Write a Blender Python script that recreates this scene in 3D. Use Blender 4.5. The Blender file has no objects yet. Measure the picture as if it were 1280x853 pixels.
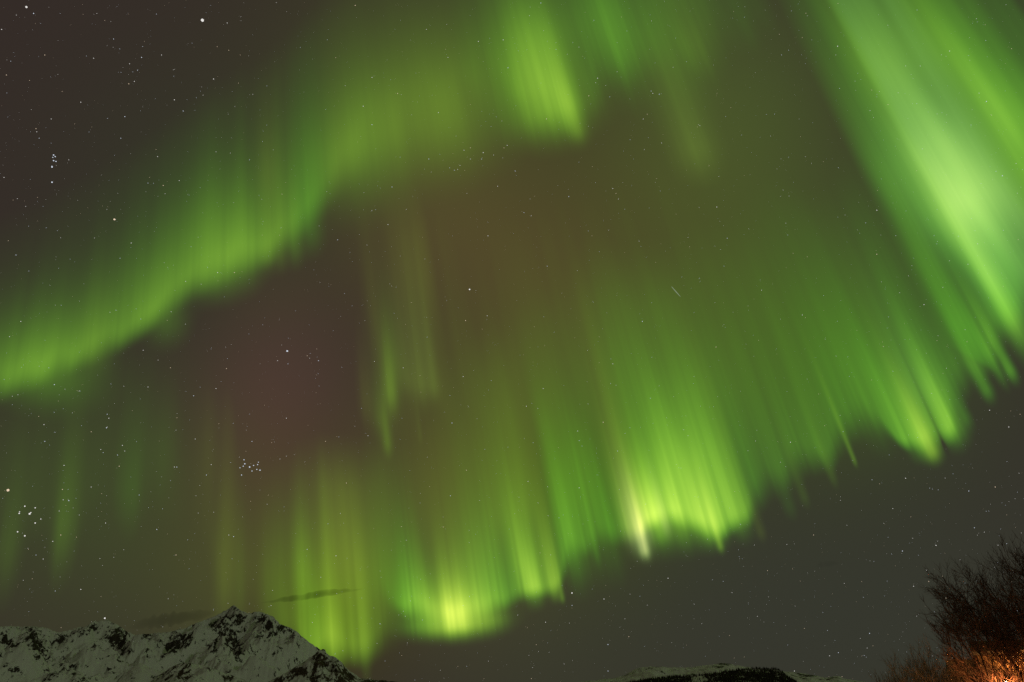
import bpy, bmesh, math, random
import numpy as np
from mathutils import Vector, Matrix

R = math.radians
scene = bpy.context.scene
col = scene.collection
rng = np.random.default_rng(7)
random.seed(7)

# ------------------------------------------------------------------ camera
LENS, PITCH = 24.0, 27.8
FPX = LENS / 36.0 * 1280.0
CX, CY = 640.0, 426.5
EYE = Vector((0.0, 0.0, 1.7))
cam_d = bpy.data.cameras.new('camera')
cam_d.lens = LENS
cam_d.sensor_width = 36.0
cam_d.clip_start = 0.1
cam_d.clip_end = 3.0e6
cam = bpy.data.objects.new('camera', cam_d)
cam.location = EYE
cam.rotation_euler = (R(90 + PITCH), 0, 0)
col.objects.link(cam)
scene.camera = cam

SP, CP = math.sin(R(PITCH)), math.cos(R(PITCH))


def ray(x, y):
    """unit direction in the world of a photo pixel (1280 x 853)"""
    a, b = (x - CX) / FPX, (CY - y) / FPX
    v = Vector((a, CP - b * SP, SP + b * CP))
    return v.normalized()


def at(x, y, dist):
    """the point on that direction at a horizontal distance"""
    d = ray(x, y)
    h = math.hypot(d.x, d.y)
    return EYE + d * (dist / h)


def pix(P):
    """numpy: world points (n,3) to photo pixels"""
    Q = P - np.array(EYE)
    fw = Q[:, 1] * CP + Q[:, 2] * SP
    up = -Q[:, 1] * SP + Q[:, 2] * CP
    return CX + FPX * Q[:, 0] / fw, CY - FPX * up / fw


# ------------------------------------------------------------------ render settings
scene.render.engine = 'CYCLES'
scene.view_settings.view_transform = 'Standard'
scene.view_settings.look = 'None'
scene.view_settings.exposure = 0.0
scene.view_settings.gamma = 1.0
scene.view_settings.use_curve_mapping = False
scene.cycles.use_denoising = False
scene.cycles.transparent_max_bounces = 64
scene.cycles.max_bounces = 6
scene.cycles.volume_bounces = 1

# ------------------------------------------------------------------ world: the night sky's own faint glow
RELIEF_EL, RELIEF_AZ = 24.0, 118.0            # azimuth clockwise from the view direction
world = bpy.data.worlds.new('World')
scene.world = world
world.use_nodes = True
wt = world.node_tree
wt.nodes.clear()
W = wt.nodes.new
wl = wt.links.new


def vmath(op, a, b):
    n = W('ShaderNodeVectorMath')
    n.operation = op
    for i, s in enumerate((a, b)):
        if hasattr(s, 'node'):
            wl(s, n.inputs[i])
        else:
            n.inputs[i].default_value = s
    return n


def fmath(op, a, b=None):
    n = W('ShaderNodeMath')
    n.operation = op
    for i, s in enumerate((a, b)):
        if s is None:
            continue
        if hasattr(s, 'node'):
            wl(s, n.inputs[i])
        else:
            n.inputs[i].default_value = s
    return n.outputs[0]


def vscale(v, f):
    n = W('ShaderNodeVectorMath')
    n.operation = 'SCALE'
    if hasattr(v, 'node'):
        wl(v, n.inputs[0])
    else:
        n.inputs[0].default_value = v
    wl(f, n.inputs['Scale'])
    return n.outputs[0]


tc = W('ShaderNodeTexCoord')
D = tc.outputs['Generated']
nish = W('ShaderNodeTexSky')
nish.sky_type = 'NISHITA'
nish.sun_disc = False
nish.sun_elevation = R(RELIEF_EL)
nish.sun_rotation = R(RELIEF_AZ)
total = vmath('SCALE', nish.outputs[0], (0, 0, 0))
total.inputs['Scale'].default_value = 0.00015
total = vmath('ADD', total.outputs[0], (0.0345, 0.0240, 0.0205)).outputs[0]
# faint diffuse airglow and high red aurora: soft round lobes about directions in the sky
LOBES = [  # photo x, y, radius in px, rgb
    (365, 465, 95, (.019, .007, .007)),
    (340, 370, 70, (.008, .005, .001)),
    (335, 580, 95, (.020, .006, .003)),
    (300, 480, 80, (.008, .002, .002)),
    (545, 290, 120, (.027, .015, .003)),
    (760, 320, 220, (.026, .026, -.001)),
    (960, 320, 190, (.010, .028, .000)),
    (560, 620, 130, (.040, .036, .000)),
    (720, 540, 140, (.012, .040, .000)),
    (640, 470, 120, (.018, .018, .000)),
    (150, 640, 190, (.010, .024, .001)),
    (90, 560, 120, (.004, .016, .000)),
    (330, 720, 110, (.026, .034, .000)),
    (520, 140, 170, (.016, .030, .000)),
    (250, 250, 160, (.000, .010, .000)),
    (900, 120, 150, (.016, .040, .002)),
    (1040, 420, 120, (.012, .050, .000)),
    (1060, 760, 380, (.001, .0125, .0060)),
    (640, 820, 200, (.004, .010, .0020)),
    (415, 780, 80, (.000, .000, -.011)),
    (730, 620, 110, (.000, .000, -.007)),
    (1000, 500, 160, (.000, .000, -.005)),
    (690, 330, 90, (.008, .001, .001)),
]
# unseen green glow added behind right, to light the mountain snow
FILL_GLOW = [((.62, -.60, .50), .46, (.036, .095, .010))]
for (px, py, rad, rgb) in LOBES:
    c = ray(px, py)
    dt = vmath('DOT_PRODUCT', D, c).outputs['Value']
    cosang = c.dot(Vector((0, CP, SP)).normalized())
    sig = rad / FPX * cosang
    e = fmath('EXPONENT', fmath('MULTIPLY', fmath('SUBTRACT', dt, 1.0), 2.0 / (sig * sig)))
    total = vmath('ADD', total, vscale(rgb, e)).outputs[0]
for (c, sig, rgb) in FILL_GLOW:
    c = Vector(c).normalized()
    e = fmath('EXPONENT', fmath('MULTIPLY', fmath('SUBTRACT', vmath('DOT_PRODUCT', D, c).outputs['Value'], 1.0), 1.0 / (sig * sig)))
    total = vmath('ADD', total, vscale(rgb, e)).outputs[0]
total = vmath('MAXIMUM', total, (0, 0, 0)).outputs[0]
bg = W('ShaderNodeBackground')
bg.inputs['Strength'].default_value = 1.0
wl(total, bg.inputs['Color'])
wo = W('ShaderNodeOutputWorld')
wl(bg.outputs[0], wo.inputs['Surface'])

# weak sun lamp added from behind right, to bring out the mountain relief
relief_d = bpy.data.lights.new('relief_light', 'SUN')
relief_d.energy = 0.10
relief_d.angle = R(3.0)
relief_d.color = (1.0, 0.93, 0.82)
relief_sun = bpy.data.objects.new('relief_light', relief_d)
relief_sun.rotation_euler = Vector((math.sin(R(RELIEF_AZ)) * math.cos(R(RELIEF_EL)), math.cos(R(RELIEF_AZ)) * math.cos(R(RELIEF_EL)), math.sin(R(RELIEF_EL)))).to_track_quat('Z', 'Y').to_euler()
relief_sun.location = (0, -50, 80)
col.objects.link(relief_sun)


# ------------------------------------------------------------------ helpers
def tag(o, label=None, cat=None, group=None, kind=None):
    if label:
        o['label'] = label
    if cat:
        o['category'] = cat
    if group:
        o['group'] = group
    if kind:
        o['kind'] = kind
    return o


def mesh_obj(name, verts, faces, m=None, parent=None, smooth=False):
    me = bpy.data.meshes.new(name)
    me.from_pydata([tuple(v) for v in verts], [], faces)
    if smooth:
        me.polygons.foreach_set('use_smooth', [True] * len(me.polygons))
    me.update()
    o = bpy.data.objects.new(name, me)
    col.objects.link(o)
    if m:
        me.materials.append(m)
    if parent:
        o.parent = parent
    return o


def empty(name, loc, rz=0.0):
    o = bpy.data.objects.new(name, None)
    o.location = loc
    o.rotation_euler = (0, 0, rz)
    o.empty_display_size = 0.3
    col.objects.link(o)
    return o


def new_mat(name):
    m = bpy.data.materials.new(name)
    m.use_nodes = True
    m.node_tree.nodes.clear()
    return m, m.node_tree.nodes.new, m.node_tree.links.new


def noise1(x, seed, period):
    """smooth 1-D value noise in -1..1"""
    r = np.random.default_rng(seed)
    tab = r.uniform(-1, 1, 4096)
    t = np.asarray(x, float) / period + 1000.0
    i = np.floor(t).astype(int)
    f = t - i
    f = f * f * (3 - 2 * f)
    return tab[i % 4096] * (1 - f) + tab[(i + 1) % 4096] * f


def noise2(x, y, seed):
    r = np.random.default_rng(seed)
    tab = r.uniform(-1, 1, (256, 256))
    i, j = np.floor(x).astype(int), np.floor(y).astype(int)
    fx, fy = x - i, y - j
    fx, fy = fx * fx * (3 - 2 * fx), fy * fy * (3 - 2 * fy)
    a, b = tab[i % 256, j % 256], tab[(i + 1) % 256, j % 256]
    c, d = tab[i % 256, (j + 1) % 256], tab[(i + 1) % 256, (j + 1) % 256]
    return (a * (1 - fx) + b * fx) * (1 - fy) + (c * (1 - fx) + d * fx) * fy


def fbm2(x, y, seed, octs=5, gain=0.5, ridged=False):
    s, a, t = 0, 1.0, 0
    for k in range(octs):
        n = noise2(x * 2 ** k + 17.3 * k, y * 2 ** k + 5.1 * k, seed + k)
        s = s + a * ((1 - 2 * np.abs(n)) if ridged else n)
        t += a
        a *= gain
    return s / t


def attr(me, name, vals):
    a = me.attributes.new(name, 'FLOAT', 'POINT')
    a.data.foreach_set('value', np.asarray(vals, np.float32).ravel())


# ------------------------------------------------------------------ materials
def plain_mat(name, rgb, rough=0.8, var=0.3, scale=3.0, spec=0.3, bump=0.0):
    m, N, L = new_mat(name)
    b = N('ShaderNodeBsdfPrincipled')
    out = N('ShaderNodeOutputMaterial')
    t = N('ShaderNodeTexCoord')
    n = N('ShaderNodeTexNoise')
    n.inputs['Scale'].default_value = scale
    n.inputs['Detail'].default_value = 6
    L(t.outputs['Object'], n.inputs['Vector'])
    r = N('ShaderNodeValToRGB')
    r.color_ramp.elements[0].position = 0.3
    r.color_ramp.elements[1].position = 0.7
    r.color_ramp.elements[0].color = (*[c * (1 - var) for c in rgb], 1)
    r.color_ramp.elements[1].color = (*[min(1, c * (1 + var)) for c in rgb], 1)
    L(n.outputs['Fac'], r.inputs['Fac'])
    L(r.outputs[0], b.inputs['Base Color'])
    b.inputs['Roughness'].default_value = rough
    b.inputs['Specular IOR Level'].default_value = spec
    if bump:
        bp = N('ShaderNodeBump')
        bp.inputs['Strength'].default_value = bump
        L(n.outputs['Fac'], bp.inputs['Height'])
        L(bp.outputs[0], b.inputs['Normal'])
    L(b.outputs[0], out.inputs['Surface'])
    return m


def emit_mat(name, rgb, strength, sample=True):
    m, N, L = new_mat(name)
    e = N('ShaderNodeEmission')
    e.inputs['Color'].default_value = (*rgb, 1)
    e.inputs['Strength'].default_value = strength
    out = N('ShaderNodeOutputMaterial')
    L(e.outputs[0], out.inputs['Surface'])
    if not sample:
        m.cycles.emission_sampling = 'NONE'
    return m


def snow_rock_mat(name, scale, rock=(.055, .045, .038), snow=(.80, .81, .82)):
    """snow with bare rock where the 'rock' attribute, the slope and a fractal noise agree"""
    m, N, L = new_mat(name)
    b = N('ShaderNodeBsdfPrincipled')
    out = N('ShaderNodeOutputMaterial')
    geo = N('ShaderNodeNewGeometry')
    n = N('ShaderNodeTexNoise')
    n.inputs['Scale'].default_value = scale
    n.inputs['Detail'].default_value = 9
    n.inputs['Roughness'].default_value = 0.75
    sq0 = N('ShaderNodeVectorMath')
    sq0.operation = 'MULTIPLY'
    sq0.inputs[1].default_value = (1, .5, .6)
    L(geo.outputs['Position'], sq0.inputs[0])
    L(sq0.outputs[0], n.inputs['Vector'])
    a = N('ShaderNodeAttribute')
    a.attribute_name = 'rock'
    add = N('ShaderNodeMath')
    add.operation = 'ADD'
    n3 = N('ShaderNodeTexNoise')
    n3.inputs['Scale'].default_value = scale * 2.6
    n3.inputs['Detail'].default_value = 6
    n3.inputs['Roughness'].default_value = 0.7
    sq = N('ShaderNodeVectorMath')
    sq.operation = 'MULTIPLY'
    sq.inputs[1].default_value = (1, .5, .5)
    L(geo.outputs['Position'], sq.inputs[0])
    L(sq.outputs[0], n3.inputs['Vector'])
    mixn = N('ShaderNodeMix')
    mixn.inputs['Factor'].default_value = .35
    L(n.outputs['Fac'], mixn.inputs['A'])
    L(n3.outputs['Fac'], mixn.inputs['B'])
    gain = N('ShaderNodeMath')
    gain.operation = 'MULTIPLY_ADD'
    gain.inputs[1].default_value = 1.9
    gain.inputs[2].default_value = -.45
    L(mixn.outputs['Result'], gain.inputs[0])
    L(gain.outputs[0], add.inputs[0])
    L(a.outputs['Fac'], add.inputs[1])
    mr = N('ShaderNodeMapRange')
    mr.interpolation_type = 'SMOOTHSTEP'
    mr.inputs['From Min'].default_value = 0.625
    mr.inputs['From Max'].default_value = 0.665
    L(add.outputs[0], mr.inputs['Value'])
    n2 = N('ShaderNodeTexNoise')
    n2.inputs['Scale'].default_value = scale * 5
    n2.inputs['Detail'].default_value = 5
    L(geo.outputs['Position'], n2.inputs['Vector'])
    rr = N('ShaderNodeValToRGB')
    rr.color_ramp.elements[0].position = 0.35
    rr.color_ramp.elements[1].position = 0.7
    rr.color_ramp.elements[0].color = (*[c * .45 for c in rock], 1)
    rr.color_ramp.elements[1].color = (*[c * 1.7 for c in rock], 1)
    L(n2.outputs['Fac'], rr.inputs['Fac'])
    mx = N('ShaderNodeMix')
    mx.data_type = 'RGBA'
    L(mr.outputs[0], mx.inputs['Factor'])
    mx.inputs['A'].default_value = (*snow, 1)
    L(rr.outputs[0], mx.inputs['B'])
    L(mx.outputs['Result'], b.inputs['Base Color'])
    b.inputs['Roughness'].default_value = 0.85
    b.inputs['Specular IOR Level'].default_value = 0.1
    bp = N('ShaderNodeBump')
    bp.inputs['Strength'].default_value = 0.35
    bp.inputs['Distance'].default_value = 0.25 / scale
    L(n.outputs['Fac'], bp.inputs['Height'])
    L(bp.outputs[0], b.inputs['Normal'])
    L(b.outputs[0], out.inputs['Surface'])
    return m


# ------------------------------------------------------------------ ground
def build_ground():
    bm = bmesh.new()
    rings = [0, 10, 25, 60, 150, 400, 1000, 3000, 10000, 40000, 250000]
    seg = 96
    prev = [bm.verts.new((0, 0, 0))]
    for r in rings[1:]:
        cur = [bm.verts.new((r * math.cos(2 * math.pi * k / seg), r * math.sin(2 * math.pi * k / seg),
                             (0.12 * math.sin(k * 1.7 + r) if r < 500 else 0.0) - (0.0 if r < 500 else 0.5))) for k in range(seg)]
        for k in range(seg):
            if len(prev) == 1:
                bm.faces.new((prev[0], cur[k], cur[(k + 1) % seg]))
            else:
                bm.faces.new((prev[k], cur[k], cur[(k + 1) % seg], prev[(k + 1) % seg]))
        prev = cur
    me = bpy.data.meshes.new('ground')
    bm.to_mesh(me)
    bm.free()
    me.materials.append(plain_mat('snowy_ground', (.72, .73, .75), .9, .08, .5, .1, .2))
    o = bpy.data.objects.new('ground', me)
    col.objects.link(o)
    tag(o, kind='structure')


build_ground()


# ------------------------------------------------------------------ mountains and hills
def terrain(name, sil, d_near, d_ridge, d_far, x_step, rows, mat, rough_m, crag_px, blobs=(), rock_bias=0.0, power=1.25,
            seed=1, gully=1.0, feature=420.0):
    """a heightfield: columns follow bearings, rows run from the foot to behind the crest;
    the crest is as high as the skyline asks"""
    sx, sy = np.array([p[0] for p in sil], float), np.array([p[1] for p in sil], float)
    xs = np.arange(sx[0], sx[-1] + 0.01, x_step)
    ys = np.interp(xs, sx, sy) + crag_px * (noise1(xs, seed, 9.0) * .5 + noise1(xs, seed + 4, 4.5) * .5 + noise1(xs, seed + 1, 2.2) * .4)
    nb, nf = rows, max(6, rows // 5)
    dist = np.concatenate([d_near + (d_ridge - d_near) * np.linspace(0, 1, nb),
                           d_ridge + (d_far - d_ridge) * np.linspace(0, 1, nf + 1)[1:]])
    g = np.concatenate([np.linspace(0, 1, nb) ** power, 1 - np.linspace(0, 1, nf + 1)[1:] ** 1.3 * .75])
    n, k = len(xs), len(dist)
    dirs = np.array([ray(x, y) for x, y in zip(xs, ys)])
    hor = np.hypot(dirs[:, 0], dirs[:, 1])
    bx, by = dirs[:, 0] / hor, dirs[:, 1] / hor
    tan_t = dirs[:, 2] / hor
    X = bx[:, None] * dist[None]
    Y = by[:, None] * dist[None]
    ridge_h = tan_t[:, None] * d_ridge + EYE.z
    u = np.concatenate([np.linspace(0, 1, nb), np.linspace(1, 1, nf)])[None]
    fade = np.sin(np.clip(u, 0, 1) * math.pi * .93) ** .6
    wob = X + 160 * noise2(X / 300, Y / 300, seed + 40)
    nz = fbm2(wob / feature, Y / (feature * 1.9), seed + 2, 6, .52, ridged=True) * rough_m * gully
    nz += fbm2(X / 190, Y / 190, seed + 9, 4, .45) * rough_m * .38
    Z = ridge_h * g[None] + nz * fade
    # fit the skyline
    el = (Z - EYE.z) / dist[None]
    mxe = el.max(axis=1)
    ker = 1
    Z = (Z - EYE.z) * (tan_t / np.maximum(mxe, 1e-4))[:, None] + EYE.z
    Z[:, 0] = np.minimum(Z[:, 0], 0) - 5
    P = np.stack([X, Y, Z], -1).reshape(-1, 3)
    ii = (np.arange(n - 1)[:, None] * k + np.arange(k - 1)[None]).ravel()
    F = np.stack([ii, ii + k, ii + k + 1, ii + 1], 1)
    o = mesh_obj(name, P, F.tolist(), mat, smooth=True)
    px, py = pix(P)
    rb = np.full(len(P), rock_bias)
    for (cx, cy, rx, ry, s) in blobs:
        rb += .88 * s * np.exp(-(((px - cx) / rx) ** 2 + ((py - cy) / ry) ** 2))
    attr(o.data, 'rock', rb)
    tag(o, kind='structure')
    return o, P.reshape(n, k, 3)


MT = snow_rock_mat('snow_and_rock', 0.016)
SIL_MAIN = [(-160, 800), (-110, 790), (-60, 795), (-20, 786), (0, 783), (20, 784), (42, 782.5), (60, 786), (72, 790), (85, 788), (105, 783), (115, 778),
            (133, 775), (145, 780), (150, 784), (160, 790), (170, 794), (178, 793), (195, 791), (215, 789.5), (235, 783),
            (255, 776), (275, 768), (285, 761), (292.5, 756.5), (300, 762.5), (310, 767), (320, 765), (330, 766), (343, 772), (350, 780),
            (365, 785), (375, 793), (385, 801), (395, 809), (410, 818), (430, 833), (450, 848), (480, 856), (520, 862)]
BL = [(3, 800, 9, 5, .22), (14, 806, 9, 5, .2), (12, 786, 12, 3, .14), (40, 795, 8, 12, .2), (46, 808, 9, 9, .18), (55, 818, 6, 6, .15), (76, 800, 7, 7, .25),
      (91, 794, 3, 6, .22), (101, 791, 5, 7, .2), (116, 785, 9, 4, .2), (138, 798, 7, 8, .2), (150, 803, 10, 14, .27), (148, 786, 6, 5, .15),
      (82, 837, 12, 9, .22), (100, 848, 9, 7, .15), (78, 822, 7, 4, .12), (60, 845, 10, 8, .13), (120, 809, 5, 3, .2), (107, 811, 6, 3, .14),
      (184, 796, 8, 4, .22), (222, 803, 18, 7, .18), (235, 798, 9, 6, .18), (213, 814, 12, 7, .16), (285, 774, 14, 9, .22), (272, 784, 11, 7, .14),
      (300, 772, 7, 8, .17), (286, 800, 12, 16, .13), (266, 811, 5, 5, .2), (296, 812, 10, 14, .13), (330, 772, 10, 5, .15), (335, 780, 6, 5, .24),
      (345, 790, 10, 8, .18), (352, 784, 6, 6, .16), (364, 792, 4, 5, .2), (325, 795, 6, 4, .1), (20, 830, 16, 12, .07), (138, 836, 10, 8, .08)]
terrain('mountain', SIL_MAIN, 4800, 8000, 8700, .9, 190, MT, 330, 1.3, BL + [(305, 800, 28, 22, .06), (240, 805, 40, 10, .05), (30, 800, 60, 18, .03)], .015, 1.3, 11)
MT2 = snow_rock_mat('rocky_spur_stone', 0.016, rock=(.075, .055, .04))
SIL_SPUR = [(150, 866), (185, 854), (205, 840), (222, 830), (232, 828.5), (242, 829), (262, 834), (280, 841), (300, 848), (330, 858), (350, 864)]
terrain('mountain', SIL_SPUR, 3900, 5200, 5800, .8, 80, MT2, 100, .7, [(215, 840, 20, 9, .16), (228, 842, 9, 14, .12), (190, 850, 14, 4, .1)], 0.03, 1.1, 31, .8, 200)
SIL_KNOB = [(295, 864), (330, 854), (350, 845), (370, 833), (385, 824.5), (393, 818.5), (398, 813), (404, 811.2), (406.5, 812), (409, 819.5), (415, 820.5), (420, 822), (428, 829),
            (434, 837), (440, 843), (447, 848), (455, 849), (480, 850.5), (500, 853), (520, 857), (540, 864)]
terrain('mountain', SIL_KNOB, 3000, 4200, 4700, .7, 90, MT2, 80, .9,
        [(400, 828, 12, 13, .2), (425, 838, 16, 14, .16), (375, 840, 18, 8, .12), (350, 850, 12, 5, .12), (470, 852, 40, 6, .25), (400, 845, 30, 8, .04)], .03, 1.1, 51, .8, 150)
# far snow range and the wooded hill in front of it
MT3 = snow_rock_mat('far_snow', 0.006)
SIL_FAR = [(640, 866), (700, 855), (740, 851), (765, 848), (780, 845), (788, 840), (795, 836), (803, 834), (820, 833.5), (840, 834.5), (858, 835), (872, 833), (890, 831),
           (902, 829), (912, 830), (935, 834), (960, 838), (985, 840), (997, 841), (1012, 843.5), (1024, 845.5), (1036, 847), (1046, 845.5), (1056, 848.5), (1075, 852), (1110, 857), (1160, 866)]
terrain('mountain', SIL_FAR, 9000, 13000, 14000, 1.0, 70, MT3, 60, .5, [(900, 831, 12, 3, .2), (826, 834, 8, 2, .15), (782, 842, 6, 3, .12), (1010, 845, 12, 2, .14), (1040, 848, 14, 2, .14)], .03, 1.1, 71, .7, 500)
FL = plain_mat('forest_floor', (.07, .058, .045), .95, .5, .02, .05)
SIL_HILL = [(740, 868), (770, 859), (790, 853), (805, 850), (820, 848), (845, 846), (865, 846), (880, 843.5), (900, 841), (915, 838.5), (930, 837), (945, 836), (960, 836),
            (972, 837), (980, 842), (990, 849), (998, 855), (1015, 862), (1040, 868)]
hill, HP = terrain('hill', SIL_HILL, 1900, 2600, 2900, 1.0, 60, FL, 8, .3, (), 0, .9, 91, .6, 150)
attr_hill_snow = snow_rock_mat('hill_snow_and_heath', 0.03, rock=(.04, .033, .025))
hill.data.materials[0] = attr_hill_snow
for a in hill.data.attributes:
    if a.name == 'rock':
        px, py = pix(HP.reshape(-1, 3))
        v = .24 - .34 * np.exp(-(((px - 874) / 11) ** 2 + ((py - 850) / 5) ** 2)) - .14 * np.exp(-(((px - 893) / 7) ** 2 + ((py - 850) / 5) ** 2))
        a.data.foreach_set('value', v.astype(np.float32))


def build_forest():
    n, k, _ = HP.shape
    V, F = [], []
    cnt = 0
    seg = 5
    for t in range(9000):
        i, j = random.randrange(1, n - 1), random.randrange(4, k - 1)
        p = HP[i, j].copy()
        qx, qy = pix(p[None])
        if math.exp(-(((qx[0] - 874) / 11) ** 2 + ((qy[0] - 850) / 5) ** 2)) > .45 and random.random() < .9:
            continue
        p[:2] += np.random.default_rng(t).uniform(-2, 2, 2)
        h = random.uniform(4.5, 10)
        w = h * random.uniform(.16, .24)
        for (z0, z1, ww) in ((0, .55, 1), (.3, 1, .72)):
            b = len(V)
            for s in range(seg):
                a = 2 * math.pi * s / seg + t
                V.append((p[0] + math.cos(a) * w * ww, p[1] + math.sin(a) * w * ww, p[2] + h * z0 - 1))
            V.append((p[0], p[1], p[2] + h * z1 - 1))
            for s in range(seg):
                F.append((b + s, b + (s + 1) % seg, b + seg))
    o = mesh_obj('forest', V, F, plain_mat('dark_conifer', (.045, .036, .026), .9, .4, .08, .05))
    tag(o, 'dark wood of small trees covering the low far hill', 'forest', kind='stuff')


build_forest()


# ------------------------------------------------------------------ aurora curtains
VPX, VPY = 300.0, -1350.0                       # where the rays converge: the magnetic zenith
B = ray(VPX, VPY)                               # the field-line direction
B_FW = B.y * CP + B.z * SP
ALT = 20000.0                                   # altitude of the hems

COLS = {'g': (.15, 1, .010), 'd': (.19, 1, .012), 'a': (.26, 1, .015), 'y': (.36, 1, .02), 'm': (.21, 1, .13), 'w': (.60, 1, .27), 'o': (.60, 1, .04), 'p': (.20, 1, .012), 'h': (.50, 1, .09)}


def aurora_mat():
    """emission follows the 'glow' the curtain model gives along height and bearing; the gas itself is clear"""
    m, N, L = new_mat('aurora_light')
    a = N('ShaderNodeAttribute')
    a.attribute_name = 'glow'
    e = N('ShaderNodeEmission')
    L(a.outputs['Color'], e.inputs['Color'])
    e.inputs['Strength'].default_value = 1.0
    tr = N('ShaderNodeBsdfTransparent')
    ad = N('ShaderNodeAddShader')
    L(e.outputs[0], ad.inputs[0])
    L(tr.outputs[0], ad.inputs[1])
    out = N('ShaderNodeOutputMaterial')
    L(ad.outputs[0], out.inputs['Surface'])
    m.cycles.emission_sampling = 'NONE'
    return m


AURORA = aurora_mat()


def smoother(t):
    t = np.clip(t, 0, 1)
    return t * t * t * (t * (6 * t - 15) + 10)


def curtain(name, label, pts, top, seed, rays=.35, fine=.22, jitter=4.0, group=None, strokes=(), low=70.0):
    """pts: x, y of the hem in the photo, core, core height, tail, tail height, hem softness, hue;
    strokes: single rays and patches in the sheet: x, y of the foot, half width, height, softness below, strength, hue"""
    A = np.array([p[:7] for p in pts], float)
    H = np.array([COLS[p[7]] for p in pts], float)
    seglen = np.hypot(np.diff(A[:, 0]), np.diff(A[:, 1]))
    t = np.concatenate([[0], np.cumsum(seglen)])
    tt = np.arange(0, t[-1], 1.3)
    a = np.stack([np.interp(tt, t, A[:, i]) for i in range(7)], 1)
    hu = np.stack([np.interp(tt, t, H[:, i]) for i in range(3)], 1)

    def sm(v, w):
        kx = np.arange(-3 * w, 3 * w + 1)
        ke = np.exp(-.5 * (kx / w) ** 2)
        ke /= ke.sum()
        return np.convolve(np.pad(v, 3 * w, mode='edge'), ke, 'valid')
    for i in range(7):
        a[:, i] = sm(a[:, i], 4)
    hu = np.stack([sm(hu[:, i], 5) for i in range(3)], 1)
    n = len(tt)
    # bearing about the convergence point, used as the coordinate across the rays
    th = np.arctan2(a[:, 0] - VPX, a[:, 1] - VPY)
    uang = th * 2100.0
    jit = jitter * (noise1(uang, seed + 2, 40) * .9 + noise1(uang, seed, 15) * .35 + noise1(uang, seed + 1, 6) * .15)
    soft = a[:, 6] * (1 + min(.45, 1.2 * rays) * noise1(uang, seed + 3, 22))
    lo = np.minimum(low, np.maximum(866 - a[:, 1], 0))          # nothing of a sheet reaches below the horizon
    x0 = a[:, 0] + lo * np.sin(th)
    y0 = np.minimum(a[:, 1] + lo * np.cos(th), 866)
    v = np.linspace(0, 1, 100) ** 1.3
    k = len(v)
    P = np.zeros((n, k, 3))
    e = np.array(EYE)
    b = np.array(B)
    dv = np.hypot(x0 - VPX, y0 - VPY)
    rows = v[None] * (top + lo)[:, None]                        # px up the ray from the sheet's own edge
    for i in range(n):
        d = np.array(ray(x0[i], y0[i]))
        q = d * (ALT / d[2])
        zq = q[1] * CP + q[2] * SP
        f = rows[i] / dv[i]
        hh = f * zq / ((1 - f) * B_FW)
        P[i] = e + q[None] + hh[:, None] * b[None]
    c = lambda j: a[:, j][:, None]
    u = uang[:, None] + 0 * rows
    h = np.maximum(rows - lo[:, None] - jit[:, None] - .15 * soft[:, None], 0)
    fall = .25 + .75 * np.exp(-h / 170)
    ry = 1 + rays * fall * (noise2(u / 30 + 500, h / 420 + 3 * seed, seed) * .8 + noise2(u / 13 + 300, h / 380 + seed, seed + 5) * .5)
    fn = 1 + fine * fall * (noise2(u / 6.5 + 700, h / 300 + seed, seed + 8) * .7 + noise2(u / 3.2 + 900, h / 260 + seed, seed + 9) * .6)
    patch = 1 + min(.3, 1.4 * rays) * noise2(u / 75 + 40, h / 130 + 9, seed + 12)
    mod = np.maximum(ry * fn * patch, .08)
    hgt = 1 + rays * noise1(uang, seed + 6, 16)[:, None]
    prof = smoother(h / soft[:, None]) * (c(2) * np.exp(-(h / (c(3) * hgt)) ** 1.5) + c(4) * np.exp(-(h / c(5)) ** 1.4))
    I = (prof * mod)[..., None] * hu[:, None, :]
    tot = prof * mod
    rho = dv[:, None] - rows
    for (sx, sy, w, L, so, amp, hue) in strokes:
        t0 = math.atan2(sx - VPX, sy - VPY)
        r0 = math.hypot(sx - VPX, sy - VPY)
        across = np.exp(-((th - t0) * r0 / w) ** 2)[:, None]
        up = (r0 - rho)
        along = np.where(up > 0, np.exp(-(np.maximum(up, 0) / L) ** 1.5), np.exp(-(up / so) ** 2))
        val = amp * across * along * (1 + (mod - 1) * .7)
        I += val[..., None] * np.array(COLS[hue])[None, None]
        tot = tot + val
    fd = np.clip((top + lo[:, None] - rows) / (top * .3), 0, 1)
    ed = np.clip(np.minimum(np.arange(n), n - 1 - np.arange(n)) / 40.0, 0, 1)[:, None] * np.clip(rows / 14, 0, 1) ** (lo[:, None] > 20)
    fd = fd * fd * (3 - 2 * fd) * ed * ed * (3 - 2 * ed)
    I = I * fd[..., None]
    tot = tot * fd
    # dense rays bleach towards yellow white
    I = I + (tot ** 2)[..., None] * np.array((.46, .0, .09))
    ii = (np.arange(n - 1)[:, None] * k + np.arange(k - 1)[None]).ravel()
    F = np.stack([ii, ii + k, ii + k + 1, ii + 1], 1)
    # leave out what is too faint to be seen
    pf = tot.ravel()
    F = F[pf[F].max(1) > .0035]
    used = np.unique(F)
    remap = np.zeros(n * k, int)
    remap[used] = np.arange(len(used))
    o = mesh_obj(name, P.reshape(-1, 3)[used], remap[F].tolist(), AURORA, smooth=True)
    glow = I.reshape(-1, 3) * (np.maximum(pf - .0035, 0) / np.maximum(pf, 1e-6))[:, None]
    ca = o.data.attributes.new('glow', 'FLOAT_COLOR', 'POINT')
    ca.data.foreach_set('color', np.concatenate([glow, np.ones((n * k, 1))], 1)[used].astype(np.float32).ravel())
    tag(o, label, 'aurora', group)
    return o


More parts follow.
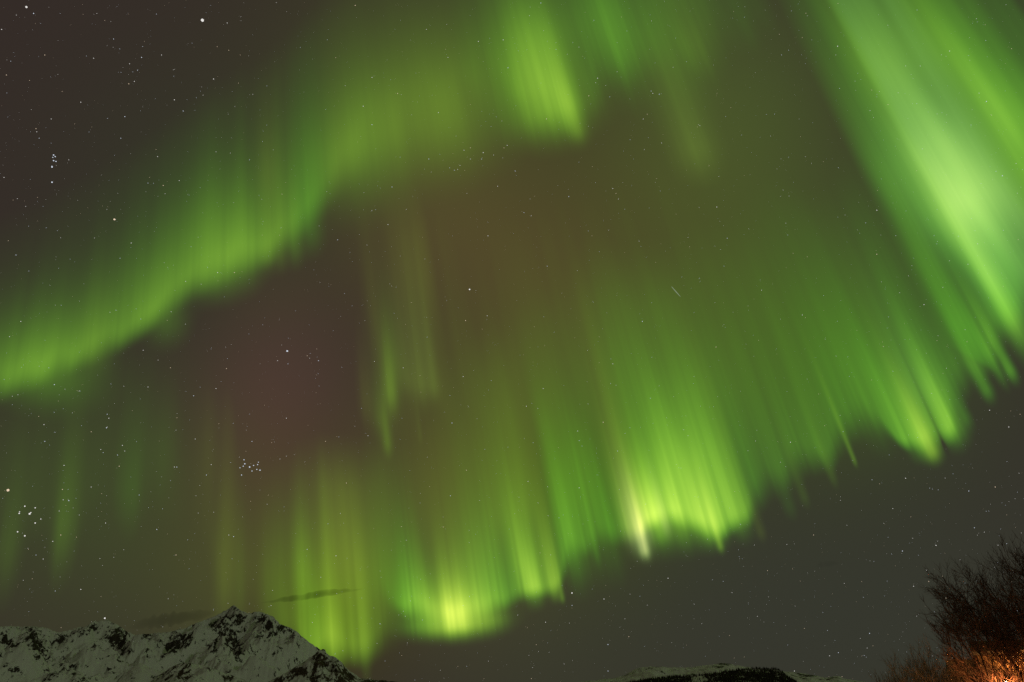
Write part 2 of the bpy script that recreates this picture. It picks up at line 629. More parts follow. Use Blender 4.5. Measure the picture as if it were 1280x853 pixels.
AG = 'aurora bands across the night sky'
curtain('aurora_band', 'long diagonal green aurora band rising from the left edge of the sky', [
    (-90, 542, .20, 80, .05, 150, 60, 'a'), (0, 522, .22, 75, .05, 150, 60, 'a'), (60, 498, .21, 75, .05, 160, 55, 'a'), (110, 476, .20, 80, .05, 160, 50, 'a'),
    (150, 456, .21, 90, .05, 160, 50, 'a'), (190, 430, .23, 95, .05, 160, 50, 'a'), (240, 398, .20, 100, .05, 170, 60, 'a'), (300, 368, .22, 95, .05, 170, 60, 'a'),
    (340, 348, .19, 95, .05, 170, 50, 'a'), (358, 336, .17, 105, .05, 170, 55, 'a'), (380, 318, .15, 110, .05, 170, 60, 'g'), (405, 295, .12, 110, .05, 170, 70, 'g'),
    (430, 270, .09, 115, .04, 170, 90, 'y'), (480, 240, .08, 110, .04, 170, 110, 'y'), (540, 212, .08, 110, .04, 170, 110, 'y'), (600, 192, .07, 110, .03, 160, 110, 'y'),
    (650, 180, .03, 120, .02, 160, 110, 'y'), (700, 175, .0, 120, .0, 160, 110, 'y')], 330, 3, .09, .07, 1.5, AG, [
    (55, 468, 60, 55, 34, .10, 'a'), (118, 440, 20, 70, 22, .05, 'y'), (208, 398, 24, 65, 28, .07, 'a'), (262, 342, 34, 85, 26, .13, 'a'), (305, 326, 20, 70, 26, .09, 'a'), (351, 318, 8, 60, 18, .04, 'y'),
    (336, 318, 10, 70, 18, .05, 'y'), (388, 285, 14, 90, 26, .06, 'g'), (368, 305, 10, 80, 22, .07, 'a'), (440, 190, 55, 75, 60, .10, 'a'), (500, 165, 55, 85, 55, .07, 'y'), (565, 150, 40, 95, 55, .095, 'y'), (620, 130, 30, 95, 55, .05, 'a'),
    (335, 210, 14, 70, 50, .03, 'o'), (160, 80, 26, 70, 60, .012, 'g')])
curtain('aurora_patch', 'soft glowing green aurora patch hanging from the top of the sky', [
    (560, 160, .0, 120, .0, 160, 90, 'a'), (620, 150, .03, 120, .02, 160, 90, 'a'), (675, 165, .06, 130, .03, 160, 80, 'a'), (724, 178, .06, 135, .03, 160, 60, 'a'),
    (745, 170, .05, 110, .04, 160, 80, 'g'), (800, 130, .06, 110, .04, 160, 110, 'g'), (850, 120, .06, 110, .04, 160, 110, 'g'), (900, 130, .05, 110, .03, 160, 110, 'y'), (960, 110, .03, 110, .02, 160, 110, 'g'), (1030, 70, .0, 110, .0, 160, 110, 'g')],
    330, 5, .22, .14, 4.0, AG, [
    (690, 134, 42, 85, 32, .32, 'a'), (662, 108, 32, 80, 38, .13, 'a'), (722, 162, 10, 80, 14, .10, 'y'), (708, 150, 12, 70, 18, .08, 'a'), (680, 40, 60, 90, 50, .08, 'p'), (775, 70, 22, 110, 44, .08, 'g'), (840, 70, 40, 110, 60, .05, 'a'), (868, 185, 26, 90, 34, .055, 'h'),
    (780, 0, 100, 120, 60, .06, 'g')], 130)
curtain('aurora_band', 'broad brightest mint green aurora band sweeping down the right edge of the sky', [
    (1115, 322, 0, 150, 0.0, 500, 170, 'g'),
    (1145, 338, 0.05, 150, 0.02, 500, 182, 'g'),
    (1176, 355, 0.1, 200, 0.03, 500, 194, 'g'),
    (1210, 376, 0.15, 260, 0.04, 500, 206, 'g'),
    (1252, 410, 0.19, 360, 0.04, 500, 218, 'p'),
    (1298, 450, 0.22, 450, 0.04, 500, 230, 'm'),
    (1351, 500, 0.24, 540, 0.04, 500, 242, 'm'),
    (1419, 565, 0.24, 620, 0.04, 500, 256, 'm'),
    (1479, 612, 0.24, 680, 0.04, 500, 270, 'm'),
    (1559, 665, 0.22, 740, 0.04, 500, 290, 'p'),
    (1630, 698, 0.19, 780, 0.04, 500, 310, 'g'),
    (1749, 720, 0.17, 780, 0.04, 500, 350, 'g'),
    (1917, 720, 0.14, 760, 0.04, 500, 410, 'g')], 1150, 7, .24, .12, 5.0, AG, [
    (1206, 252, 44, 66, 66, .46, 'm'), (1165, 185, 62, 80, 75, .20, 'm'), (1244, 338, 24, 70, 60, .26, 'm'), (1140, 60, 75, 110, 80, .12, 'p'), (1272, 165, 50, 130, 110, .20, 'g'), (1262, 392, 14, 110, 44, .26, 'p'), (1095, 60, 40, 80, 70, .05, 'a'),
    (1190, 400, 16, 120, 44, .10, 'g'), (1215, 425, 12, 110, 40, .10, 'g'), (1270, 170, 10, 120, 90, .10, 'g'), (1290, 230, 12, 160, 90, .10, 'g'), (1150, 320, 18, 90, 60, .05, 'd')], 120)
curtain('aurora_curtain', 'green aurora rays fading behind the right slope of the snowy peak', [
    (300, 840, .0, 100, .0, 200, 60, 'y'), (345, 840, .05, 90, .02, 160, 60, 'y'), (375, 842, .17, 95, .03, 170, 55, 'y'), (398, 845, .22, 100, .05, 180, 50, 'y'), (412, 846, .25, 105, .05, 180, 50, 'y'),
    (430, 850, .21, 105, .05, 190, 50, 'y'), (450, 853, .22, 105, .05, 190, 50, 'y'), (465, 852, .14, 105, .05, 190, 50, 'y'), (478, 846, .06, 110, .05, 190, 55, 'y'), (500, 835, .02, 110, .04, 190, 80, 'y'), (530, 800, .0, 110, .0, 190, 80, 'y')],
    330, 11, .22, .18, 4.0, AG, [(418, 815, 9, 50, 30, .14, 'y'), (392, 790, 16, 60, 40, .08, 'g'), (455, 800, 6, 90, 40, .06, 'y'), (436, 700, 26, 170, 70, .05, 'o'), (440, 710, 16, 150, 60, .03, 'y'), (415, 660, 34, 150, 80, .025, 'o'), (485, 715, 24, 120, 60, .06, 'y'), (376, 700, 15, 60, 50, .04, 'y')], 30)
curtain('aurora_curtain', 'low green aurora curtain with a yellow glowing hem right of the peak', [
    (440, 790, .0, 60, .0, 160, 60, 'g'), (480, 782, .02, 60, .04, 160, 60, 'g'), (494, 780, .08, 60, .06, 160, 40, 'g'), (502, 780, .20, 62, .08, 160, 36, 'g'), (515, 788, .27, 62, .09, 170, 36, 'g'), (540, 793, .30, 58, .10, 170, 32, 'a'),
    (558, 796, .34, 56, .10, 170, 30, 'y'), (575, 796, .36, 54, .10, 170, 30, 'y'), (595, 792, .33, 58, .10, 170, 30, 'a'), (615, 785, .28, 64, .10, 170, 32, 'g'),
    (635, 775, .24, 72, .10, 180, 32, 'g'), (650, 767, .20, 80, .10, 190, 30, 'g'), (656, 762, .22, 95, .11, 200, 24, 'a'), (672, 758, .26, 98, .11, 200, 24, 'a'), (690, 753, .24, 98, .10, 200, 22, 'a'),
    (701, 749, .20, 98, .09, 200, 20, 'y'), (708, 738, .09, 100, .06, 210, 30, 'g'), (718, 718, .10, 120, .05, 210, 44, 'g'), (740, 708, .11, 125, .05, 220, 44, 'g'),
    (770, 698, .09, 125, .05, 220, 40, 'g'), (790, 690, .05, 125, .03, 220, 36, 'g'), (815, 684, .0, 120, .0, 220, 36, 'g')], 400, 13, .24, .22, 4.0, AG, [
    (566, 782, 26, 32, 12, .40, 'y'), (548, 778, 40, 34, 14, .14, 'a'), (594, 778, 32, 40, 14, .28, 'y'), (530, 778, 26, 50, 14, .10, 'g'), (612, 772, 18, 60, 14, .08, 'a'), (668, 740, 12, 80, 14, .14, 'a'), (694, 742, 7, 70, 9, .10, 'y'), (648, 700, 10, 90, 30, .08, 'a'),
    (622, 640, 16, 90, 40, .05, 'y'), (655, 620, 14, 110, 40, .06, 'y'), (703, 748, 3, 60, 5, .10, 'y'), (745, 690, 4, 90, 14, .06, 'g'), (760, 660, 18, 120, 50, .05, 'g'), (714, 680, 14, 110, 40, .13, 'g'), (735, 660, 20, 110, 50, .06, 'g'), (600, 690, 30, 90, 50, .05, 'y')], 60)
curtain('aurora_curtain', 'bright green aurora curtain with a pale pointed spike and ragged right hem', [
    (740, 700, .0, 130, .0, 200, 50, 'g'), (775, 692, .05, 130, .02, 200, 50, 'g'), (786, 690, .10, 120, .05, 220, 50, 'y'), (797, 690, .20, 120, .09, 220, 42, 'y'), (806, 690, .28, 110, .11, 220, 32, 'y'), (814, 678, .34, 100, .14, 220, 35, 'a'),
    (830, 674, .38, 100, .17, 220, 32, 'p'), (850, 676, .42, 100, .18, 220, 32, 'p'), (870, 681, .44, 100, .18, 220, 35, 'p'), (890, 688, .46, 100, .17, 220, 32, 'p'), (902, 686, .42, 100, .16, 220, 30, 'p'), (915, 680, .37, 105, .15, 220, 35, 'p'), (933, 675, .30, 108, .13, 220, 32, 'p'),
    (946, 672, .22, 108, .10, 220, 28, 'a'), (956, 664, .12, 115, .08, 220, 44, 'g'), (975, 648, .11, 120, .06, 220, 58, 'd'), (1000, 632, .10, 125, .06, 220, 58, 'd'), (1030, 612, .11, 125, .06, 220, 58, 'd'),
    (1052, 600, .11, 120, .06, 220, 54, 'd'), (1075, 580, .10, 120, .06, 220, 54, 'g'), (1100, 564, .09, 125, .06, 220, 61, 'g'), (1120, 562, .12, 125, .07, 220, 58, 'g'),
    (1131, 570, .24, 115, .09, 210, 38, 'g'), (1148, 576, .30, 115, .10, 210, 35, 'g'), (1165, 577, .30, 115, .10, 210, 35, 'p'), (1184, 570, .26, 118, .10, 210, 38, 'p'), (1198, 558, .20, 118, .09, 210, 40, 'g'),
    (1210, 532, .12, 115, .07, 220, 61, 'g'), (1225, 508, .12, 115, .06, 220, 61, 'g'), (1240, 492, .12, 115, .06, 220, 58, 'g'), (1258, 472, .13, 115, .05, 220, 54, 'g'), (1278, 440, .12, 115, .05, 220, 58, 'g'),
    (1310, 400, .07, 120, .04, 220, 68, 'g'), (1350, 365, .0, 120, .0, 220, 68, 'g')], 430, 17, .26, .24, 5.0, AG, [
    (805, 688, 6, 40, 9, .36, 'w'), (797, 664, 13, 55, 22, .26, 'w'), (786, 625, 16, 80, 40, .06, 'h'), (832, 655, 6, 50, 14, .12, 'w'), (826, 664, 10, 60, 14, .10, 'p'), (866, 648, 44, 66, 26, .25, 'a'), (820, 645, 20, 60, 24, .12, 'a'), (890, 664, 14, 60, 16, .22, 'a'), (900, 682, 4, 36, 7, .20, 'y'), (925, 650, 10, 60, 20, .12, 'a'), (951, 664, 6, 50, 12, .04, 'o'),
    (850, 560, 54, 110, 60, .09, 'p'), (880, 480, 60, 110, 60, .04, 'a'), (1067, 574, 2.6, 80, 8, .12, 'y'), (1004, 620, 6, 70, 14, .04, 'y'), (985, 630, 8, 90, 18, .04, 'd'), (1040, 594, 5, 60, 14, .04, 'y'), (1090, 520, 18, 90, 40, .05, 'd'),
    (1165, 564, 9, 70, 12, .30, 'y'), (1152, 560, 12, 80, 14, .14, 'p'), (1189, 532, 13, 84, 20, .34, 'p'), (1150, 480, 26, 90, 50, .08, 'm'), (1178, 552, 2.5, 90, 10, -.12, 'g'), (1206, 520, 6, 70, 14, .10, 'g'), (1232, 486, 7, 80, 14, .18, 'g'), (1262, 462, 6, 80, 14, .20, 'g'), (1246, 462, 6, 80, 20, .10, 'g')], 60)
curtain('aurora_curtain', 'faint torn olive aurora rays hanging in the middle of the sky', [
    (420, 600, .0, 260, .0, 180, 150, 'o'), (470, 600, .010, 260, .0, 180, 150, 'o'), (560, 600, .018, 270, .0, 180, 160, 'o'), (640, 610, .022, 270, .0, 180, 160, 'y'), (720, 620, .022, 270, .0, 180, 160, 'y'),
    (800, 600, .018, 270, .0, 180, 160, 'a'), (880, 560, .018, 270, .0, 180, 160, 'a'), (960, 520, .014, 270, .0, 180, 160, 'a'), (1040, 470, .0, 260, .0, 220, 160, 'a')],
    420, 19, .55, .25, 4.0, AG, [
    (542, 482, 7, 120, 16, .04, 'h'), (526, 478, 17, 120, 24, .06, 'h'), (509, 470, 12, 90, 20, .03, 'h'), (488, 488, 8, 60, 26, .12, 'y'), (492, 450, 11, 90, 40, .06, 'y'), (484, 552, 6, 50, 16, .07, 'y'), (474, 520, 9, 60, 24, .05, 'y'), (456, 500, 9, 60, 30, .035, 'o'),
    (510, 330, 18, 90, 70, .02, 'o'), (531, 340, 10, 110, 60, .016, 'o'), (468, 400, 8, 90, 60, .02, 'o'), (424, 590, 14, 100, 50, .03, 'y'), (525, 545, 3, 40, 10, .02, 'h')], 60)
curtain('aurora_curtain', 'dim wide veil of olive aurora rays low above the left mountain ridge', [
    (-80, 720, .02, 150, .0, 200, 140, 'y'), (0, 725, .022, 150, .0, 200, 140, 'y'), (84, 725, .02, 140, .0, 200, 120, 'y'), (145, 700, .015, 130, .0, 200, 120, 'd'), (190, 710, .015, 140, .0, 200, 120, 'd'),
    (240, 745, .015, 150, .0, 200, 120, 'o'), (282, 790, .025, 160, .0, 200, 110, 'o'), (320, 800, .015, 150, .0, 200, 110, 'o'), (360, 800, .02, 140, .0, 200, 110, 'y'), (420, 790, .02, 160, .0, 200, 110, 'o'), (480, 780, .0, 150, .0, 200, 110, 'o')],
    360, 23, .45, .2, 4.0, AG, [
    (82, 650, 14, 90, 60, .055, 'y'), (10, 680, 18, 80, 60, .03, 'y'), (165, 610, 14, 90, 50, .035, 'd'), (205, 560, 20, 70, 60, .02, 'd'), (282, 740, 14, 130, 50, .035, 'o'), (262, 560, 12, 70, 60, .015, 'o'), (300, 740, 7, 90, 40, .02, 'y'), (376, 720, 12, 55, 40, .055, 'y'), (340, 740, 16, 80, 50, .03, 'y')])
# ------------------------------------------------------------------ stars
STAR_R = 15500.0
STAR_MATS = [emit_mat('star_white', (1, .97, .92), 1.0, False), emit_mat('star_blue', (.80, .88, 1), 1.0, False), emit_mat('star_warm', (1, .78, .55), 1.0, False)]
for m_ in STAR_MATS:
    m_.node_tree.nodes['Emission'].inputs['Strength'].default_value = .82
SHAPE = bmesh.new()
bmesh.ops.create_icosphere(SHAPE, subdivisions=1, radius=1.0)
SHAPE.verts.ensure_lookup_table()
SV = np.array([v.co[:] for v in SHAPE.verts])
SF = [[v.index for v in f.verts] for f in SHAPE.faces]
SHAPE.free()
STAR_MESH = []
for m_ in STAR_MATS:
    me = bpy.data.meshes.new('star')
    me.from_pydata(SV.tolist(), [], SF)
    me.materials.append(m_)
    STAR_MESH.append(me)


def star(x, y, r, hue, label, group):
    o = bpy.data.objects.new('star', STAR_MESH[hue])
    o.location = EYE + ray(x, y) * STAR_R
    s_ = r * .85 / FPX * STAR_R
    o.scale = (s_, s_, s_)
    col.objects.link(o)
    tag(o, label, 'star', group)
    return o


star(253, 25.5, 1.9, 0, 'biggest and brightest white star, near the top edge of the dark sky', None)
star(10, 613, 1.6, 2, 'bright warm orange star close to the left edge, beside a loose star cluster', None)
star(143, 274.5, 1.25, 2, 'reddish star alone above the long diagonal aurora band', None)
star(359, 439, 1.3, 1, 'bright white star in the purple dark patch under the diagonal aurora band', None)
star(587, 362, 1.2, 0, 'bright white star in the brown middle of the sky, right of the purple patch', None)
star(131, 773, .95, 0, 'white star just above the left crest of the snowy ridge', None)
star(715, 741.5, .95, 0, 'white star in the dark sky just below the right end of the low yellow hem', None)
star(33, 9, 1.2, 0, 'white star in the top left corner, left of a fainter companion', None)
G1 = 'tight small star cluster above the snowy peak'
for (x, y, r) in [(305, 575, .7), (306, 580, .85), (304, 583, .7), (312, 584, 1.0), (317, 582, .7), (322, 581, .7), (325, 588, .85), (321, 587, .7), (302, 594, .7), (315, 589, .7), (300, 585, .6), (323, 578, .6)]:
    star(x, y, r, 1, 'tiny blue white star in the tight star cluster above the snowy peak', G1)
G2 = 'loose star cluster near the left edge'
for (x, y, r) in [(31, 633, .8), (24, 642, .8), (37, 642.5, 1.15), (38.5, 641, .7), (44, 635, .7), (44, 654, .8), (22, 665, .8), (31, 670, .9), (51, 649, .6), (24.5, 640, .6)]:
    star(x, y, r, 0, 'small star in the loose cluster near the left edge below the orange star', G2)
G3 = 'short upright row of blue stars at upper left'
for (x, y, r) in [(67, 194, .8), (69, 196, .7), (67, 201, .8), (70, 202, .7), (65, 209, .9), (65, 228, .9), (66, 197, .6), (65, 208, .6)]:
    star(x, y, r, 1, 'blue white star in the short upright row at the upper left', G3)
GROUPS = {
    ('clear star in the dark sky above the diagonal aurora band', 'stars above the diagonal aurora band'): [
        (42, 17, 1), (2, 37, .9), (56, 69, .8), (202, 69, .8), (177, 72, 1), (162, 80, .8), (172, 88, .8), (168, 102, .8), (161, 105, .9), (218, 125, 1), (229, 139, .9), (267, 99, 1.05),
        (156, 146, .95), (101, 128, .9), (45, 161, .8), (46, 165, .8), (49, 173, .7), (86, 200, .7), (151, 173, .8), (197, 196, .8), (204, 232, .9), (224, 226, .8), (185, 229, .7),
        (164, 304, .9), (150, 323, .7), (5, 222, .8), (8, 94, .8), (64, 149, .8), (20, 319, .8), (117, 73, .8), (142, 49, .8), (284, 29, .8), (286, 63, .7), (121, 17, .6), (36, 339, .6), (270, 190, .7), (312, 200, .7)],
    ('clear star shining through the diagonal aurora band', 'stars in the diagonal aurora band'): [
        (272, 341, .9), (293, 341, .9), (26, 402, .9), (68, 481, 1.0), (99, 489, .8), (145, 388, .7), (214, 390, .7), (497, 117, .9), (454, 133, .9), (465, 156, .9), (465, 97, .9), (422, 300, .9), (548, 141, .8), (444, 7, .9),
        (232, 352, .7), (176, 399, .6), (12, 421, .7), (61, 460, .6)],
    ('clear star in the dim sky between the diagonal aurora band and the left mountain ridge', 'stars between the band and the ridge'): [
        (185, 484, .8), (213, 460, .8), (179, 438, .8), (134, 518, .8), (136, 523, .9), (133, 535, 1.1), (134, 534, .7), (114, 540, .8), (126, 562, .8), (129, 566, .7), (153, 557, .9), (147, 569, .8), (156, 564, .8), (149, 583, .9),
        (218, 584, .9), (221, 584, .9), (55, 531, .9), (56, 552, .9), (80, 582, .9), (78, 612, .9), (79, 625, .8), (86, 626, 1), (74, 639, .8), (174, 619, .8), (114, 609, .8), (76, 669, .9), (66, 677, .9), (45, 694, .7),
        (54, 699, .8), (242, 495, .9), (270, 486, .9), (283, 461, .9), (244, 549, .8), (258, 594, .9), (264, 581, .8), (196, 662, .9), (132, 654, .9), (220, 694, .9), (101, 737, .9), (69, 739, .7), (245, 620, .6)],
    ('clear star around the purple dark patch left of the torn middle rays', 'stars around the purple patch'): [
        (398, 451, 1), (347, 451, .8), (384, 445, .8), (387, 448, .7), (360, 455, .8), (358, 523, .9), (315, 552, .9), (460, 545, .9), (433, 604, .9), (420, 695, .9), (292, 671, .9), (286, 669, .8), (384, 687, .8), (468, 452, .8),
        (407, 552, .8), (485, 281, .9), (490, 234, .9), (350, 574, .7), (475, 780, .9), (421, 742, .7), (554, 659, .8), (504, 460, .9), (410, 655, .6)],
    ('clear star in the loose cluster below the hanging top aurora patch', 'loose cluster below the top patch'): [
        (604, 191, 1.05), (536, 199, .9), (580, 188, .8), (588, 185, .8), (572, 212, .8), (568, 213, .8), (588, 199, .8), (602, 199, .8), (634, 182, .9), (630, 185, .8), (622, 233, .8), (644, 214, .95), (575, 207, .7), (562, 210, .7), (617, 194, .7)],
    ('clear star in or beside the hanging top aurora patch', 'stars in the top patch'): [
        (683, 149, .9), (598, 52, .9), (676, 4, .9), (629, 50, .9), (635, 85, .9), (747, 98, .9), (736, 120, .9), (533, 37, .7), (695, 62, .6), (560, 72, .7)],
    ('clear star in the brown open sky in the middle', 'stars in the brown middle sky'): [
        (711, 246, .95), (766, 236, .9), (770, 242, .8), (773, 249, .8), (824, 118, .9), (816, 117, .8), (814, 114, .8), (804, 149, .8), (809, 143, .7), (827, 179, .8), (655, 266, .8), (664, 270, .8), (684, 333, .8), (610, 295, 1),
        (582, 401, 1), (609, 395, .9), (803, 402, 1.1), (896, 259, 1), (909, 298, .8), (952, 363, .8), (895, 434, .9), (1003, 394, .9), (874, 348, .7), (766, 455, .9), (905, 333, .6), (860, 297, .6), (740, 295, .6)],
    ('clear star behind the rays of the lower aurora curtains', 'stars behind the lower curtains'): [
        (988, 553, 1), (563, 620, .9), (579, 471, 1), (565, 529, 1), (658, 508, .95), (754, 528, 1.05), (722, 539, .95), (724, 551, .8), (724, 610, .95), (772, 564, .9), (660, 602, .9), (583, 588, .9), (679, 486, .9), (813, 498, .7),
        (860, 545, .7), (1090, 600, .7)],
    ('clear star in or near the broad right aurora band', 'stars near the right band'): [
        (1096, 263, 1), (1096, 318, .9), (1155, 381, .9), (1253, 220, 1), (1047, 58, 1), (1233, 127, .9), (1187, 64, .8), (1110, 131, .7), (1222, 305, .7), (1048, 210, .6)],
    ('clear star in the dark grey sky below the aurora hems', 'stars in the dark lower right sky'): [
        (1132, 598, .9), (1211, 614, .9), (1261, 534, .9), (1244, 609, .9), (1237, 513, .9), (715, 757, .9), (755, 749, 1.05), (760, 806, 1), (835, 723, .95), (786, 796, .8), (682, 778, .9), (760, 839, .9), (1170, 682, 1),
        (1128, 689, 1), (1158, 713, .9), (1161, 727, .8), (1142, 733, .8), (1087, 792, .9), (993, 839, .9), (1048, 816, .8), (1037, 820, .8), (1017, 669, .8), (915, 741, .7), (1218, 660, .8), (1116, 636, .7), (904, 727, .6), (1200, 700, .6)],
}
k_ = 0
for (lab, grp), pts_ in GROUPS.items():
    for (x, y, r) in pts_:
        k_ += 1
        star(x, y, r * .54, (0, 1, 0, 2, 0, 1)[k_ % 6], lab, grp)


def build_faint_stars():
    V, F, mi = [], [], []
    r_ = np.random.default_rng(21)
    for t in range(8000):
        x, y = r_.uniform(-120, 1400), r_.uniform(-120, 856)
        d = np.array(ray(x, y)) * (STAR_R + 60) + np.array(EYE)
        rad = (.10 + .25 * r_.random() ** 5) / FPX * STAR_R
        b = len(V)
        V += [tuple(d + rad * np.array(q)) for q in ((1, 0, 0), (-1, 0, 0), (0, 1, 0), (0, -1, 0), (0, 0, 1), (0, 0, -1))]
        for f in ((0, 2, 4), (2, 1, 4), (1, 3, 4), (3, 0, 4), (2, 0, 5), (1, 2, 5), (3, 1, 5), (0, 3, 5)):
            F.append((b + f[0], b + f[1], b + f[2]))
            mi.append(t % 5 // 2)
    o = mesh_obj('faint_stars', V, F)
    for m_ in STAR_MATS:
        o.data.materials.append(m_)
    o.data.polygons.foreach_set('material_index', mi)
    tag(o, 'countless faint stars scattered over the whole night sky', kind='stuff')


build_faint_stars()


def build_meteor():
    p0, p1 = EYE + ray(839.5, 358.5) * STAR_R, EYE + ray(850.5, 371) * STAR_R
    ax = (p1 - p0)
    n1 = ax.cross(EYE - p0).normalized()
    n2 = ax.cross(n1).normalized()
    V, F = [], []
    for i in range(9):
        t = i / 8
        r = (.16 + .42 * math.sin(math.pi * (.1 + .85 * t))) / FPX * STAR_R
        for j in range(5):
            a = 2 * math.pi * j / 5
            V.append(p0 + ax * t + (n1 * math.cos(a) + n2 * math.sin(a)) * r)
    for i in range(8):
        for j in range(5):
            F.append((i * 5 + j, i * 5 + (j + 1) % 5, i * 5 + 5 + (j + 1) % 5, i * 5 + 5 + j))
    F += [tuple(range(4, -1, -1)), tuple(range(40, 45))]
    o = mesh_obj('meteor', V, F, emit_mat('meteor_glow', (.80, 1, .62), .26, False))
    tag(o, 'short thin pale meteor streak slanting across the brown middle of the sky', 'meteor')


build_meteor()
# ------------------------------------------------------------------ two thin clouds
def cloud_mat(name, density):
    m, N, L = new_mat(name)
    v = N('ShaderNodeVolumeAbsorption')
    v.inputs['Color'].default_value = (.25, .25, .3, 1)
    v.inputs['Density'].default_value = density
    out = N('ShaderNodeOutputMaterial')
    L(v.outputs[0], out.inputs['Volume'])
    return m


def cloud(name, label, spine, dist, depth, density):
    """a closed lens of vapour along a spine of (x, y, half thickness in px)"""
    V, F = [], []
    n, seg = 60, 14
    xs = [p[0] for p in spine]
    for i in range(n):
        x = xs[0] + (xs[-1] - xs[0]) * i / (n - 1)
        y = float(np.interp(x, xs, [p[1] for p in spine])) + .7 * float(noise1(x, 5, 9))
        h = float(np.interp(x, xs, [p[2] for p in spine])) * (1 + .45 * float(noise1(x, 6, 5)))
        c = at(x, y, dist)
        fwd = Vector((c.x, c.y, 0)).normalized()
        hz = max(h, .05) / FPX * dist * 1.2
        env = max(.08, math.sin(math.pi * (i + .5) / n))
        for j in range(seg):
            a = 2 * math.pi * j / seg
            V.append(c + fwd * (math.cos(a) * depth * env) + Vector((0, 0, 1)) * math.sin(a) * hz * (1 + .25 * float(noise1(a * 3 + i * .35, 8, 1.0))))
    for i in range(n - 1):
        for j in range(seg):
            F.append((i * seg + j, i * seg + (j + 1) % seg, (i + 1) * seg + (j + 1) % seg, (i + 1) * seg + j))
    F += [tuple(range(seg - 1, -1, -1)), tuple(range((n - 1) * seg, n * seg))]
    o = mesh_obj(name, V, F, cloud_mat(name + '_vapour', density), smooth=True)
    tag(o, label, 'cloud', 'thin dark clouds near the peak')
    return o


cloud('cloud', 'thin dark streak of cloud slanting across the green rays right of the peak',
      [(325, 754, .3), (345, 751, 1.0), (362, 748.5, 1.9), (372, 747.5, 1.0), (388, 745, 1.5), (402, 742.6, 1.9), (418, 740.5, 2.0), (430, 739, .9), (440, 738, .6), (456, 735.5, .2)], 13000, 420, .0015)
cloud('cloud', 'faint broad dark cloud lens low behind the ridge left of the peak',
      [(160, 785, 1.0), (180, 780, 4.0), (200, 776, 6.0), (225, 772, 5.5), (250, 769, 3.5), (275, 766, 1.5)], 13000, 420, .0006)
cloud('cloud', 'tiny dim wisp of cloud in the dark sky over the wooded hill',
      [(1015, 708, .3), (1028, 706, 1.6), (1040, 705, 1.6), (1052, 704, .3)], 13500, 300, .0004)
# ------------------------------------------------------------------ house, lamp, shrubs and bare trees at the lower right
BARK = plain_mat('dark_bark', (.060, .044, .036), .9, .4, 6, .1)
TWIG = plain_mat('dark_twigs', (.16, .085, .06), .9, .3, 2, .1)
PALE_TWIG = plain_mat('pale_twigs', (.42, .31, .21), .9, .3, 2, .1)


class Tubes:
    def __init__(self):
        self.V, self.F = [], []

    def add(self, pts, r0, r1, sides):
        n = len(pts)
        b = len(self.V)
        for i, p in enumerate(pts):
            d = (pts[min(i + 1, n - 1)] - pts[max(i - 1, 0)])
            d.normalize()
            u = d.orthogonal().normalized()
            w = d.cross(u)
            r = r0 + (r1 - r0) * i / (n - 1)
            for j in range(sides):
                a = 2 * math.pi * j / sides
                q = p + (u * math.cos(a) + w * math.sin(a)) * r
                self.V.append((q.x, q.y, q.z))
        for i in range(n - 1):
            for j in range(sides):
                a0, a1 = b + i * sides + j, b + i * sides + (j + 1) % sides
                self.F.append((a0, a1, a1 + sides, a0 + sides))
        self.F.append(tuple(range(b + (n - 1) * sides, b + n * sides)))


def wander(rg, p, d, length, n, up, wig):
    pts = [p.copy()]
    d = d.copy()
    for i in range(n):
        d = d + Vector((rg.gauss(0, wig), rg.gauss(0, wig), rg.gauss(0, wig))) + Vector((0, 0, up / n))
        d.normalize()
        pts.append(pts[-1] + d * (length / n))
    return pts


def side_dir(rg, d, ang):
    u = d.orthogonal().normalized()
    w = d.cross(u)
    a = rg.uniform(0, 2 * math.pi)
    return (d * math.cos(ang) + (u * math.cos(a) + w * math.sin(a)) * math.sin(ang)).normalized()


